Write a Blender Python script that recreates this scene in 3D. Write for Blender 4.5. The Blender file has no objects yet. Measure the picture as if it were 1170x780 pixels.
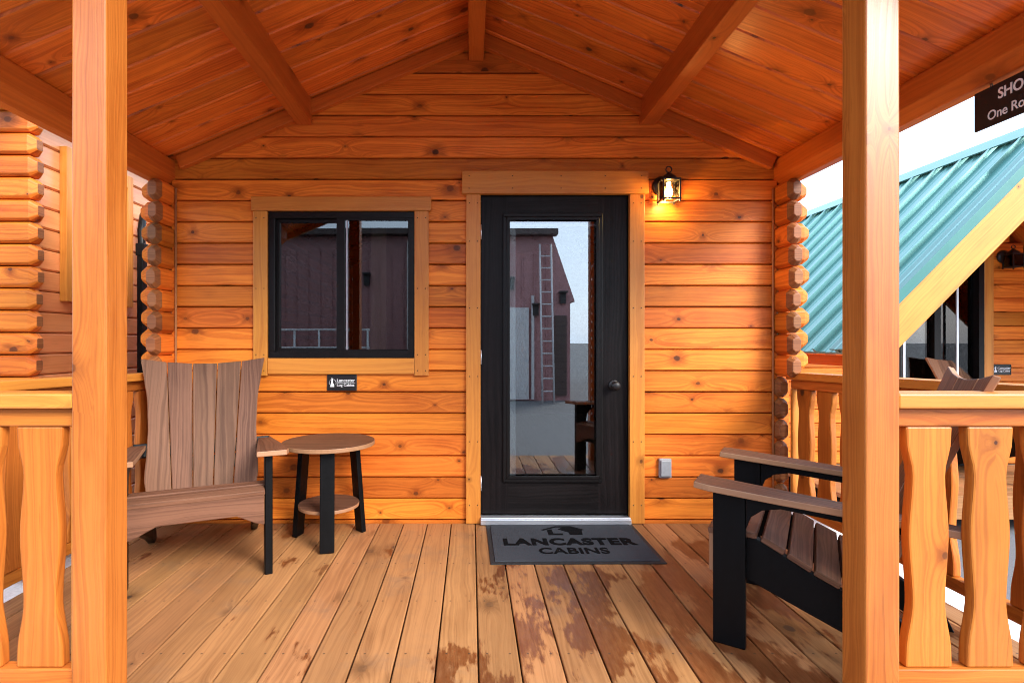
import bpy, bmesh, math, random
from mathutils import Vector, Matrix, Quaternion
random.seed(7)
R = math.radians
S = bpy.context.scene
C = S.collection

# ------------------------------------------------------------------ camera, light, exposure
F, WD, EYE = 610.0, 3.39, 1.15          # focal length in photo pixels, camera to wall, eye height
cam = bpy.data.cameras.new('camera'); camo = bpy.data.objects.new('camera', cam); C.objects.link(camo)
camo.location = (0, -WD, EYE); camo.rotation_euler = (R(90), 0, 0)
cam.sensor_width = 36; cam.lens = 36 * F / 1170; cam.shift_x = 47 / 1170; cam.clip_start = .05; cam.clip_end = 3000
S.camera = camo

SUN_EL, SUN_AZ = R(33), R(139)           # azimuth clockwise from +Y (behind the camera, a little right)
W = bpy.data.worlds.new('World'); S.world = W; W.use_nodes = True
nt = W.node_tree; nt.nodes.clear()
wo = nt.nodes.new('ShaderNodeOutputWorld'); bg = nt.nodes.new('ShaderNodeBackground')
sky = nt.nodes.new('ShaderNodeTexSky'); sky.sky_type = 'NISHITA'; sky.sun_disc = False
sky.sun_elevation = SUN_EL; sky.sun_rotation = SUN_AZ; sky.air_density = 1.0; sky.dust_density = 2.0
tc = nt.nodes.new('ShaderNodeTexCoord'); nz = nt.nodes.new('ShaderNodeTexNoise'); nz.inputs['Scale'].default_value = 2.2
nz.inputs['Detail'].default_value = 5
mr = nt.nodes.new('ShaderNodeMapRange'); mr.inputs[1].default_value = .3; mr.inputs[2].default_value = .7
mr.inputs[3].default_value = .55; mr.inputs[4].default_value = .95
mx = nt.nodes.new('ShaderNodeMix'); mx.data_type = 'RGBA'
mx.inputs[7].default_value = (6.6, 8.3, 10.6, 1)            # thin bright overcast over the blue
nt.links.new(tc.outputs['Generated'], nz.inputs['Vector']); nt.links.new(nz.outputs['Fac'], mr.inputs[0])
nt.links.new(mr.outputs[0], mx.inputs[0]); nt.links.new(sky.outputs[0], mx.inputs[6])
nt.links.new(mx.outputs[2], bg.inputs['Color']); bg.inputs['Strength'].default_value = .085
nt.links.new(bg.outputs[0], wo.inputs['Surface'])

sl = bpy.data.lights.new('sun', 'SUN'); sl.energy = 1.5; sl.angle = R(25); sl.color = (1, .95, .88)
so = bpy.data.objects.new('sun', sl); C.objects.link(so)
sd = Vector((math.sin(SUN_AZ) * math.cos(SUN_EL), math.cos(SUN_AZ) * math.cos(SUN_EL), math.sin(SUN_EL)))
so.rotation_euler = sd.to_track_quat('Z', 'Y').to_euler()
S.view_settings.view_transform = 'Standard'; S.view_settings.look = 'None'
S.view_settings.gamma = 1; S.view_settings.use_curve_mapping = False
S.view_settings.exposure = 2.2
S.render.engine = 'CYCLES'
S.cycles.max_bounces = 10; S.cycles.diffuse_bounces = 6; S.cycles.glossy_bounces = 4; S.cycles.transparent_max_bounces = 12
S.cycles.use_denoising = True; S.cycles.denoising_prefilter = 'FAST'; S.cycles.filter_width = 1.0; S.cycles.sample_clamp_indirect = 6

# ------------------------------------------------------------------ materials
def mat(name):
    m = bpy.data.materials.new(name); m.use_nodes = True
    t = m.node_tree; b = t.nodes['Principled BSDF']
    return m, t, b
class N:
    """tiny node helper"""
    def __init__(s, t): s.t = t
    def n(s, typ, **k):
        x = s.t.nodes.new(typ)
        for a, v in k.items(): setattr(x, a, v)
        return x
    def put(s, sock, v):
        if isinstance(v, (int, float, tuple, list)): sock.default_value = v
        else: s.t.links.new(v, sock)
    def m(s, op, a, b=0.0, c=None):
        x = s.n('ShaderNodeMath', operation=op); s.put(x.inputs[0], a); s.put(x.inputs[1], b)
        if c is not None: s.put(x.inputs[2], c)
        return x.outputs[0]
    def step(s, v, a, b, lo=0., hi=1.):
        x = s.n('ShaderNodeMapRange', interpolation_type='SMOOTHSTEP'); s.put(x.inputs[0], v)
        x.inputs[1].default_value = a; x.inputs[2].default_value = b; x.inputs[3].default_value = lo; x.inputs[4].default_value = hi
        return x.outputs[0]
    def mix(s, f, a, b, bt='MIX'):
        x = s.n('ShaderNodeMix', data_type='RGBA', blend_type=bt); s.put(x.inputs[0], f); s.put(x.inputs[6], a); s.put(x.inputs[7], b)
        return x.outputs[2]
    def xyz(s, a, b, c):
        x = s.n('ShaderNodeCombineXYZ'); s.put(x.inputs[0], a); s.put(x.inputs[1], b); s.put(x.inputs[2], c); return x.outputs[0]
    def noise(s, v, scale=1, detail=3, rough=.55):
        x = s.n('ShaderNodeTexNoise'); s.put(x.inputs['Vector'], v); x.inputs['Scale'].default_value = scale
        x.inputs['Detail'].default_value = detail; x.inputs['Roughness'].default_value = rough
        return x.outputs['Fac']
    def bump(s, h, strength, dist=.002):
        x = s.n('ShaderNodeBump'); s.put(x.inputs['Height'], h); x.inputs['Strength'].default_value = strength
        x.inputs['Distance'].default_value = dist; return x.outputs['Normal']
def c4(c): return (c[0], c[1], c[2], 1)

DECKX = (543 - 538) * 3.39 / 610 + .002
def wood(name, light, dark, knot=.35, rough=.45, grain=.55, knotcol=(.06, .018, .006), var=.22, wet=False, kscale=(1.5, 7.4), coat=0.0, spec=.4, gs=85.):
    m, t, b = mat(name); k = N(t)
    uv = k.n('ShaderNodeUVMap', uv_map='UVMap').outputs[0]; rd = k.n('ShaderNodeUVMap', uv_map='rnd').outputs[0]
    su = k.n('ShaderNodeSeparateXYZ'); k.put(su.inputs[0], uv); u, v = su.outputs[0], su.outputs[1]
    sr = k.n('ShaderNodeSeparateXYZ'); k.put(sr.inputs[0], rd); r1, r2 = sr.outputs[0], sr.outputs[1]
    # knots
    warp_ = k.noise(k.xyz(k.m('MULTIPLY', u, 9.), k.m('MULTIPLY', v, 26.), k.m('MULTIPLY', r1, 40.)), 1, 3)
    vo = k.n('ShaderNodeTexVoronoi', voronoi_dimensions='2D', feature='F1')
    pu = k.m('MULTIPLY_ADD', u, kscale[0], k.m('MULTIPLY', r1, 57.3)); pv = k.m('MULTIPLY_ADD', v, kscale[1], k.m('MULTIPLY', r2, 31.7))
    k.put(vo.inputs['Vector'], k.xyz(pu, pv, 0.0)); vo.inputs['Scale'].default_value = 1; vo.inputs['Randomness'].default_value = .9
    sp = k.n('ShaderNodeSeparateXYZ'); k.put(sp.inputs[0], vo.outputs['Position'])
    sc = k.n('ShaderNodeSeparateColor'); k.put(sc.inputs[0], vo.outputs['Color'])
    du = k.m('DIVIDE', k.m('SUBTRACT', pu, sp.outputs[0]), kscale[0] * 1.25); dv = k.m('DIVIDE', k.m('SUBTRACT', pv, sp.outputs[1]), kscale[1])
    wob = k.m('MULTIPLY', k.m('SUBTRACT', k.noise(k.xyz(u, v, r1), 45, 2), .5), .009)
    d = k.m('ADD', k.m('SQRT', k.m('ADD', k.m('MULTIPLY', du, du), k.m('MULTIPLY', dv, dv))), wob)
    has = k.m('LESS_THAN', sc.outputs[0], knot)
    big = k.m('MULTIPLY_ADD', k.m('POWER', sc.outputs[1], 2.2), .017, .005)
    q = k.m('DIVIDE', d, big)
    core = k.m('MULTIPLY', k.step(q, 1.15, .7), has)
    halo = k.m('MULTIPLY', k.m('MULTIPLY', k.step(q, 4.6, .8), has), k.step(warp_, .3, .6, .45, 1.))
    # grain lines, bent round the knots
    bend = k.m('MULTIPLY', k.m('MULTIPLY', k.m('EXPONENT', k.m('MULTIPLY', d, -26.)), has), .06)
    warp = k.noise(k.xyz(k.m('MULTIPLY', u, 1.1), k.m('MULTIPLY', v, 5.), k.m('MULTIPLY', r1, 40.)), 1, 3)
    g = k.m('ADD', k.m('ADD', v, k.m('MULTIPLY', warp, .11)), k.m('MULTIPLY', k.m('SIGN', dv), bend))
    ring = k.noise(k.xyz(k.m('MULTIPLY', u, .35), k.m('MULTIPLY', g, gs), k.m('MULTIPLY', r2, 20.)), 1, 3, .6)
    fine = k.noise(k.xyz(k.m('MULTIPLY', u, 3.), k.m('MULTIPLY', g, 420.), k.m('MULTIPLY', r1, 20.)), 1, 2)
    blot = k.noise(k.xyz(k.m('MULTIPLY', u, 2.2), k.m('MULTIPLY', v, 9.), k.m('MULTIPLY', r2, 33.)), 1, 4)
    f = k.m('ADD', k.m('MULTIPLY', k.step(ring, .36, .68), grain), k.m('MULTIPLY', k.step(blot, .42, .72), .38))
    f = k.m('ADD', f, k.m('MULTIPLY', k.m('SUBTRACT', fine, .5), .35))
    cl = k.n('ShaderNodeClamp'); k.put(cl.inputs[0], f)
    col = k.mix(cl.outputs[0], c4(light), c4(dark))
    tone = k.m('MULTIPLY_ADD', r1, var * 2, 1 - var)
    col = k.mix(1.0, col, k.xyz(tone, k.m('MULTIPLY_ADD', r2, var * .7, k.m('MULTIPLY', tone, 1 - var * .35)), tone), 'MULTIPLY')
    col = k.mix(k.m('MULTIPLY', halo, .7), col, c4([x * .55 for x in dark]))
    col = k.mix(k.m('MULTIPLY', core, k.m('MULTIPLY_ADD', sc.outputs[2], .6, .35)), col, c4(knotcol))
    pore = k.noise(k.xyz(k.m('MULTIPLY', u, 7.), k.m('MULTIPLY', v, 150.), k.m('MULTIPLY', r2, 50.)), 1, 3, .6)
    col = k.mix(k.m('MULTIPLY', k.step(pore, .6, .78), .35), col, c4([x * .5 for x in dark]))
    rg = k.m('MULTIPLY_ADD', ring, .2, rough - .1)
    if wet:
        gp = k.n('ShaderNodeNewGeometry').outputs['Position']
        sg = k.n('ShaderNodeSeparateXYZ'); k.put(sg.inputs[0], gp); gx, gy = sg.outputs[0], sg.outputs[1]
        w1 = k.noise(k.xyz(k.m('MULTIPLY_ADD', r1, 3.3, k.m('MULTIPLY', gx, 4.2)), k.m('MULTIPLY_ADD', r2, 1.3, k.m('MULTIPLY', gy, 2.4)), 3.1), 1, 3, .55)
        w2 = k.noise(k.xyz(k.m('MULTIPLY', gx, 60.), k.m('MULTIPLY', gy, 13.), r1), 1, 4, .65)
        w1 = k.m('ADD', w1, k.m('MULTIPLY', k.m('SUBTRACT', w2, .5), .3))
        reg = k.m('MULTIPLY', k.step(gx, -.3, .5), k.step(gy, -.05, -.35))
        front = k.m('MULTIPLY', k.step(gx, -.75, -.1), k.step(gy, -1.2, -1.5))
        reg = k.m('MAXIMUM', reg, k.m('MULTIPLY', front, .9))
        wm = k.step(k.m('MULTIPLY_ADD', reg, .2, w1), .675, .745)
        dirt = k.noise(k.xyz(gx, gy, 7.), 3.5, 6, .7)
        col = k.mix(k.m('MULTIPLY', k.step(dirt, .5, .72), .35), col, (.15, .105, .075, 1))
        col = k.mix(k.m('MULTIPLY', wm, k.m('MULTIPLY_ADD', w2, .9, .42)), col, k.mix(.55, k.mix(1., col, (.55, .36, .25, 1), 'MULTIPLY'), (.10, .028, .009, 1)))
        rg = k.m('MULTIPLY_ADD', wm, -.28, rg)
        fx = k.m('ABSOLUTE', k.m('SUBTRACT', k.m('ABSOLUTE', k.m('SUBTRACT', k.m('FRACT', k.m('DIVIDE', k.m('ADD', gx, 1.505 * 2 - DECKX), .1505)), .48)), .28))
        fy = k.m('ABSOLUTE', k.m('SUBTRACT', k.m('FRACT', k.m('DIVIDE', k.m('ADD', gy, 4.02), .4)), .5))
        px = k.m('MULTIPLY', fx, .1505); py = k.m('MULTIPLY', fy, .4)
        sd_ = k.m('SQRT', k.m('ADD', k.m('MULTIPLY', px, px), k.m('MULTIPLY', py, py)))
        col = k.mix(k.m('MULTIPLY', k.step(sd_, .0055, .0035), .75), col, (.05, .032, .022, 1))
    k.put(b.inputs['Base Color'], col); k.put(b.inputs['Roughness'], rg)
    b.inputs['Specular IOR Level'].default_value = spec
    b.inputs['Coat Weight'].default_value = coat; b.inputs['Coat Roughness'].default_value = .3
    k.put(b.inputs['Normal'], k.bump(k.m('ADD', ring, k.m('MULTIPLY', fine, .5)), .3, .0012))
    return m

def plain(name, col, rough=.5, metal=0., nscale=30, namt=.15, bump=0., spec=.5, stretch=(1, 1, 1)):
    m, t, b = mat(name); k = N(t)
    o = k.n('ShaderNodeTexCoord').outputs['Object']
    mp = k.n('ShaderNodeMapping'); k.put(mp.inputs[0], o); mp.inputs['Scale'].default_value = stretch
    n = k.noise(mp.outputs[0], nscale, 5, .6)
    tone = k.m('MULTIPLY_ADD', n, namt * 2, 1 - namt)
    k.put(b.inputs['Base Color'], k.mix(1., c4(col), k.xyz(tone, tone, tone), 'MULTIPLY'))
    k.put(b.inputs['Roughness'], k.m('MULTIPLY_ADD', n, .2, rough - .1)); b.inputs['Metallic'].default_value = metal
    b.inputs['Specular IOR Level'].default_value = spec
    if bump: k.put(b.inputs['Normal'], k.bump(n, bump, .003))
    return m

def glass(name, tint=(.8, .84, .84), refl=5.0):
    m = bpy.data.materials.new(name); m.use_nodes = True; t = m.node_tree; t.nodes.clear(); k = N(t)
    out = k.n('ShaderNodeOutputMaterial'); mixs = k.n('ShaderNodeMixShader'); fr = k.n('ShaderNodeFresnel'); fr.inputs[0].default_value = 1.52
    tr = k.n('ShaderNodeBsdfTransparent'); tr.inputs[0].default_value = c4(tint); gl = k.n('ShaderNodeBsdfGlossy'); gl.inputs['Roughness'].default_value = 0.0
    cl = k.n('ShaderNodeClamp'); k.put(cl.inputs[0], k.m('MULTIPLY', fr.outputs[0], refl)); k.put(mixs.inputs[0], cl.outputs[0])
    t.links.new(tr.outputs[0], mixs.inputs[1]); t.links.new(gl.outputs[0], mixs.inputs[2]); t.links.new(mixs.outputs[0], out.inputs[0])
    return m

M = {}
M['log'] = wood('stained_pine_log', (.74, .205, .024), (.40, .07, .006), knot=.6, grain=.6, rough=.42, var=.28, kscale=(2.2, 7.4), spec=.25)
M['logglare'] = wood('glare_paled_glossy_log', (.66, .25, .09), (.5, .15, .04), knot=.4, grain=.42, rough=.4, var=.15, kscale=(2.0, 7.4), coat=.8)  # glare on the left cabin's side wall painted in as a paler base
M['ceil'] = wood('stained_pine_ceiling', (.78, .19, .022), (.42, .068, .006), knot=.65, grain=.6, rough=.42, kscale=(2.2, 6.0), coat=.25, spec=.3)
M['trim'] = wood('stained_pine_trim', (.62, .235, .036), (.44, .13, .016), knot=.16, grain=.5, rough=.4, var=.1, kscale=(1.2, 9))
M['post'] = wood('stained_pine_post', (.46, .142, .022), (.28, .062, .007), knot=.35, grain=.6, rough=.36, var=.08, kscale=(1.8, 9), coat=.2, gs=150.)
M['beam'] = wood('stained_pine_beam', (.58, .135, .017), (.38, .068, .008), knot=.3, grain=.4, rough=.4, var=.1, spec=.3)
M['rail'] = wood('stained_pine_rail', (.50, .15, .022), (.32, .072, .009), knot=.3, grain=.6, rough=.42, var=.2, kscale=(1.8, 8), gs=130., spec=.3)
M['end'] = wood('log_end_grain', (.30, .105, .03), (.15, .045, .012), knot=.0, grain=.7, rough=.55, var=.2)
M['deck'] = wood('weathered_deck_pine', (.38, .175, .066), (.2, .08, .026), knot=.34, grain=.5, rough=.6, var=.14, wet=True, knotcol=(.07, .035, .02), kscale=(1.3, 7), spec=.3)
M['poly'] = wood('brown_composite_plank', (.17, .078, .044), (.08, .034, .019), knot=0., grain=.75, rough=.55, var=.1, spec=.15)
M['polydark'] = wood('brown_composite_edge', (.36, .18, .09), (.27, .125, .06), knot=0., grain=.4, rough=.5, var=.1)
M['black'] = plain('black_composite', (.0022, .0023, .0027), .42, nscale=60, namt=.2, spec=.15, stretch=(1, 1, .1), bump=.05)
M['doorblack'] = wood('dark_woodgrain_door', (.012, .009, .009), (.004, .003, .003), knot=.08, grain=.9, rough=.42, var=.1, knotcol=(.006, .004, .004), spec=.15)
M['bronze'] = plain('dark_bronze_vinyl', (.006, .005, .005), .4, nscale=40, spec=.2)
M['iron'] = plain('black_iron', (.012, .011, .011), .45, nscale=80)
M['silver'] = plain('brushed_aluminium', (.62, .63, .66), .35, metal=.7, nscale=30, stretch=(.2, 5, 5))
M['greybox'] = plain('grey_plastic', (.26, .27, .285), .5, nscale=50)
M['white'] = plain('white_paint', (.78, .77, .75), .5, nscale=20, namt=.06)
M['glass'] = glass('window_glass'); M['winglass'] = glass('sliding_window_glass', (.6, .64, .64), 2.2); M['dimglass'] = glass('dim_glass', (.5, .52, .53), 1.3); M['lampglass'] = glass('lantern_glass', (.97, .93, .85), 1.0)
M['mat'] = plain('charcoal_mat_carpet', (.047, .051, .059), .95, nscale=260, namt=.5, bump=.6, spec=.1)
M['rubber'] = plain('black_rubber', (.012, .012, .013), .7, nscale=90)
M['print'] = plain('black_print', (.0025, .0025, .003), .9, nscale=200, spec=.1)
M['plaque'] = plain('black_plaque', (.01, .01, .011), .35, nscale=60)
M['letter'] = plain('white_lettering', (.75, .75, .74), .6, nscale=90, namt=.05)
M['greylet'] = plain('grey_lettering', (.5, .5, .5), .6, nscale=90, namt=.05)
M['teal'] = plain('teal_steel_roof', (.085, .225, .205), .28, metal=.5, nscale=4, namt=.05, spec=.6)
M['tealdark'] = plain('teal_steel_trim', (.025, .14, .125), .35, metal=.1, nscale=5)
M['asphalt'] = plain('asphalt', (.14, .14, .145), .9, nscale=140, namt=.6, bump=.5, spec=.2)
M['stone'] = plain('pale_crushed_stone', (.68, .67, .64), .9, nscale=70, namt=.3, bump=.8, spec=.2)
M['barn'] = plain('red_brown_steel_siding', (.36, .17, .17), .5, nscale=3, namt=.15)
M['barnlow'] = plain('brown_steel_trim', (.06, .035, .03), .5, nscale=5)
M['chalk'] = plain('grey_white_door', (.55, .53, .52), .5, nscale=5, namt=.06)
M['interior'] = wood('interior_pine', (.30, .18, .085), (.2, .1, .045), knot=.3, grain=.5)
M['chink'] = plain('sealant_rope', (.38, .15, .05), .8, nscale=200, namt=.4)
m, t, b = mat('lit_bulb'); b.inputs['Base Color'].default_value = (1, .8, .5, 1)
b.inputs['Emission Color'].default_value = (1, .55, .16, 1); b.inputs['Emission Strength'].default_value = 22; M['bulb'] = m

# ------------------------------------------------------------------ mesh helpers
class MB:
    def __init__(s): s.v = []; s.f = []; s.uv = []; s.rd = []; s.mi = []; s.sm = []
    def new(s): return (random.uniform(0, 40), random.uniform(0, 40), random.random(), random.random())
    def face(s, pts, uvs, ro, mi=0, smooth=False):
        i0 = len(s.v); s.v += [tuple(p) for p in pts]; s.f.append(list(range(i0, i0 + len(pts))))
        s.uv.append([(a + ro[0], b_ + ro[1]) for a, b_ in uvs]); s.rd.append((ro[2], ro[3])); s.mi.append(mi); s.sm.append(smooth)
    def box(s, c, d, g=0, Mx=None, mi=0, ro=None):
        ro = ro or s.new(); c = Vector(c); h = Vector(d) / 2
        for ax in range(3):
            a, b_ = [(1, 2), (2, 0), (0, 1)][ax]
            for sg in (-1, 1):
                pts, uvs = [], []
                for (x, y) in ((-1, -1), (1, -1), (1, 1), (-1, 1)):
                    p = Vector((0, 0, 0)); p[ax] = sg * h[ax]; p[a] = x * h[a]; p[b_] = y * h[b_]
                    q = p.copy()
                    if ax == g: uvs.append((q[a] * .3, q[b_]))
                    else:
                        o = a if b_ == g else b_
                        uvs.append((q[g], q[o] + (0 if ax < o else h[ax] * 2 + h[o])))
                    p = p + c
                    pts.append(Mx @ p if Mx else p)
                if sg < 0: pts.reverse(); uvs.reverse()
                s.face(pts, uvs, ro, mi)
    def sweep(s, prof, fn, t0, t1, tap0=None, tap1=None, mi=0, emi=None, tmi=None, ro=None, smooth=False):
        """prof: closed 2-D section; fn(a, b, t) -> point; tap = (length, scale) tapered ends"""
        ro = ro or s.new(); emi = mi if emi is None else emi; tmi = emi if tmi is None else tmi
        ca = sum(p[0] for p in prof) / len(prof); cb = sum(p[1] for p in prof) / len(prof)
        rings = []
        if tap0: rings += [(t0, tap0[1]), (t0 + tap0[0], 1)]
        else: rings.append((t0, 1))
        if tap1: rings += [(t1 - tap1[0], 1), (t1, tap1[1])]
        else: rings.append((t1, 1))
        pt = lambda p, r: Vector(fn(ca + (p[0] - ca) * r[1], cb + (p[1] - cb) * r[1], r[0]))
        n = len(prof); acc = [0]
        for i in range(n): acc.append(acc[-1] + math.dist(prof[i], prof[(i + 1) % n]))
        for j in range(len(rings) - 1):
            q0, q1 = rings[j], rings[j + 1]
            tm = tmi if q0[1] != q1[1] else mi
            for i in range(n):
                p, q = prof[i], prof[(i + 1) % n]
                s.face([pt(p, q0), pt(q, q0), pt(q, q1), pt(p, q1)], [(q0[0], acc[i]), (q0[0], acc[i + 1]), (q1[0], acc[i + 1]), (q1[0], acc[i])], ro, tm, smooth)
        for r, rev in ((rings[0], 1), (rings[-1], 0)):
            pts = [pt(p, r) for p in prof]; uvs = [(p[0] * .3, p[1]) for p in prof]
            s.face(pts[::-1] if rev else pts, uvs[::-1] if rev else uvs, ro, emi)
    def prism(s, out, th, Mx=None, g=1, mi=0, smi=None, ro=None, smooth=False):
        """outline in local xy, thickness along z (centred)"""
        ro = ro or s.new(); n = len(out); smi = mi if smi is None else smi
        T = lambda x, y, z: (Mx @ Vector((x, y, z))) if Mx else Vector((x, y, z))
        uvf = (lambda x, y: (x, y)) if g == 0 else (lambda x, y: (y, x))
        for z, rev in ((-th / 2, 1), (th / 2, 0)):
            pts = [T(x, y, z) for x, y in out]; uvs = [uvf(x, y) for x, y in out]
            s.face(pts[::-1] if rev else pts, uvs[::-1] if rev else uvs, ro, mi)
        for i in range(n):
            a, b_ = out[i], out[(i + 1) % n]
            ua, ub = uvf(*a), uvf(*b_)
            if abs(ua[0] - ub[0]) < 1e-6: ub = (ua[0] + math.dist(a, b_), ua[1])
            s.face([T(a[0], a[1], -th / 2), T(b_[0], b_[1], -th / 2), T(b_[0], b_[1], th / 2), T(a[0], a[1], th / 2)],
                   [(ua[0], ua[1]), (ub[0], ub[1]), (ub[0], ub[1] + th), (ua[0], ua[1] + th)], ro, smi, smooth)
    def tube(s, pts, r, n=10, mi=0, closed=False):
        ro = s.new(); P = [Vector(p) for p in pts]; rings = []
        m = len(P)
        for i in range(m):
            t = (P[(i + 1) % m] - P[i - 1]) if closed else (P[min(i + 1, m - 1)] - P[max(i - 1, 0)])
            t.normalize(); a = t.orthogonal().normalized() if abs(t.z) > .9 else t.cross(Vector((0, 0, 1))).normalized(); b_ = t.cross(a)
            rr = r[i] if isinstance(r, (list, tuple)) else r
            rings.append([P[i] + a * rr * math.cos(6.2832 * j / n) + b_ * rr * math.sin(6.2832 * j / n) for j in range(n)])
        for i in range(m if closed else m - 1):
            A, B = rings[i], rings[(i + 1) % m]
            for j in range(n):
                s.face([A[j], A[(j + 1) % n], B[(j + 1) % n], B[j]], [(i * .1, j * .01), (i * .1, j * .01 + .01), (i * .1 + .1, j * .01 + .01), (i * .1 + .1, j * .01)], ro, mi, True)
        if not closed:
            s.face(rings[0][::-1], [(0, 0)] * n, ro, mi); s.face(rings[-1], [(0, 0)] * n, ro, mi)
    def lathe(s, prof, c, n=24, mi=0, axis='z'):
        ro = s.new(); c = Vector(c)
        def P(r, h, j):
            a = 6.2832 * j / n; x, y = r * math.cos(a), r * math.sin(a)
            return c + (Vector((x, y, h)) if axis == 'z' else Vector((x, -h, y)))
        for i in range(len(prof) - 1):
            (r0, h0), (r1, h1) = prof[i], prof[i + 1]
            for j in range(n):
                pts = [P(r0, h0, j), P(r0, h0, j + 1), P(r1, h1, j + 1), P(r1, h1, j)]
                uvs = [(r0, j * .02), (r0, j * .02 + .02), (r1, j * .02 + .02), (r1, j * .02)]
                if r0 < 1e-6: pts, uvs = pts[1:], uvs[1:]
                elif r1 < 1e-6: pts, uvs = pts[:3], uvs[:3]
                s.face(pts, uvs, ro, mi, True)
    def build(s, name, mats, parent=None, bevel=0., loc=None, label=None, seg=2):
        me = bpy.data.meshes.new(name); me.from_pydata(s.v, [], s.f)
        if not isinstance(mats, (list, tuple)): mats = [mats]
        for m_ in mats: me.materials.append(m_)
        ul = me.uv_layers.new(name='UVMap'); rl = me.uv_layers.new(name='rnd')
        for p, uvs, rd, mi, sm in zip(me.polygons, s.uv, s.rd, s.mi, s.sm):
            p.material_index = mi; p.use_smooth = sm
            for li, w in zip(p.loop_indices, uvs):
                ul.data[li].uv = w; rl.data[li].uv = rd
        bm = bmesh.new(); bm.from_mesh(me); bmesh.ops.remove_doubles(bm, verts=bm.verts, dist=1e-5)
        bmesh.ops.recalc_face_normals(bm, faces=bm.faces); bm.to_mesh(me); bm.free()
        o = bpy.data.objects.new(name, me); C.objects.link(o)
        if parent: o.parent = parent
        if loc is not None: o.location = loc
        if label: o['label'] = label
        if bevel:
            bv = o.modifiers.new('bevel', 'BEVEL'); bv.width = bevel; bv.segments = seg; bv.limit_method = 'ANGLE'; bv.angle_limit = R(35)
        return o

def empty(name, loc=(0, 0, 0), rz=0):
    o = bpy.data.objects.new(name, None); C.objects.link(o); o.location = loc; o.rotation_euler = (0, 0, rz); o.empty_display_size = .2
    return o
def tag(o, label, cat, group=None, kind=None):
    o['label'] = label; o['category'] = cat
    if group: o['group'] = group
    if kind: o['kind'] = kind
    return o
def struct(o): o['kind'] = 'structure'; return o
def X(px): return (px - 538) / (F / WD)          # photo pixel -> metres on the wall plane
def Z(py): return EYE + (390 - py) / (F / WD)
def text(name, body, size, m_, parent, Mx, bold=0., wide=1., depth=.001, align='LEFT', space=1.):
    cu = bpy.data.curves.new(name, 'FONT'); cu.body = body; cu.size = size; cu.extrude = depth; cu.offset = bold; cu.align_x = align; cu.space_character = space
    to = bpy.data.objects.new(name, cu); C.objects.link(to); bpy.context.view_layer.update()
    me = bpy.data.meshes.new_from_object(to.evaluated_get(bpy.context.evaluated_depsgraph_get()))
    bpy.data.objects.remove(to); bpy.data.curves.remove(cu)
    me.transform(Mx @ Matrix.Diagonal((wide, 1, 1, 1))); me.materials.clear(); me.materials.append(m_)
    o = bpy.data.objects.new(name, me); C.objects.link(o); o.parent = parent
    return o
def frame_face(o, ex, ey):                        # matrix with local x -> ex, y -> ey, z -> ex x ey
    ex, ey, o = Vector(ex), Vector(ey), Vector(o); ez = ex.cross(ey)
    return Matrix(((ex.x, ey.x, ez.x, o.x), (ex.y, ey.y, ez.y, o.y), (ex.z, ey.z, ez.z, o.z), (0, 0, 0, 1)))
WALLF = lambda x, y, z: frame_face((x, y, z), (1, 0, 0), (0, 0, 1))      # local z -> -Y (towards the porch)

# ------------------------------------------------------------------ ground
g = MB(); g.face([(-400, -400, -.34), (400, -400, -.34), (400, 400, -.34), (-400, 400, -.34)], [(0, 0)] * 4, g.new())
struct(g.build('ground', M['asphalt']))
for x0, x1 in ((2.12, 2.94), (-3.2, -2.06)):
    g = MB(); g.face([(x0, -3.2, -.335), (x1, -3.2, -.335), (x1, 6, -.335), (x0, 6, -.335)], [(0, 0)] * 4, g.new())
    struct(g.build('stone_path', M['stone']))

# ------------------------------------------------------------------ porch deck
XL, XR, XC = X(200), X(884), .033
DF = -1.96
d = MB(); w = .1505; x = X(543) + .002 - 14 * w
while x < 2.1:
    x0, x1 = max(x, -2.06), min(x + w - .006, 2.1)
    if x1 - x0 > .03: d.box(((x0 + x1) / 2, (DF + 0) / 2 - .004, -.018), (x1 - x0, -DF - .008, .036), 1)
    x += w
struct(d.build('porch_deck', M['deck'], bevel=.004))
d = MB(); d.box((.02, DF / 2, -.12), (4.1, -DF - .04, .16), 0)
struct(d.build('deck_frame', M['deck']))
d = MB()
for k_ in range(2): d.box((.0, DF - .16 - .3 * k_, -.16 - .0 - .09 * k_), (1.5, .3, .036), 0)
struct(d.build('porch_step', M['deck'], bevel=.003))

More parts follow.
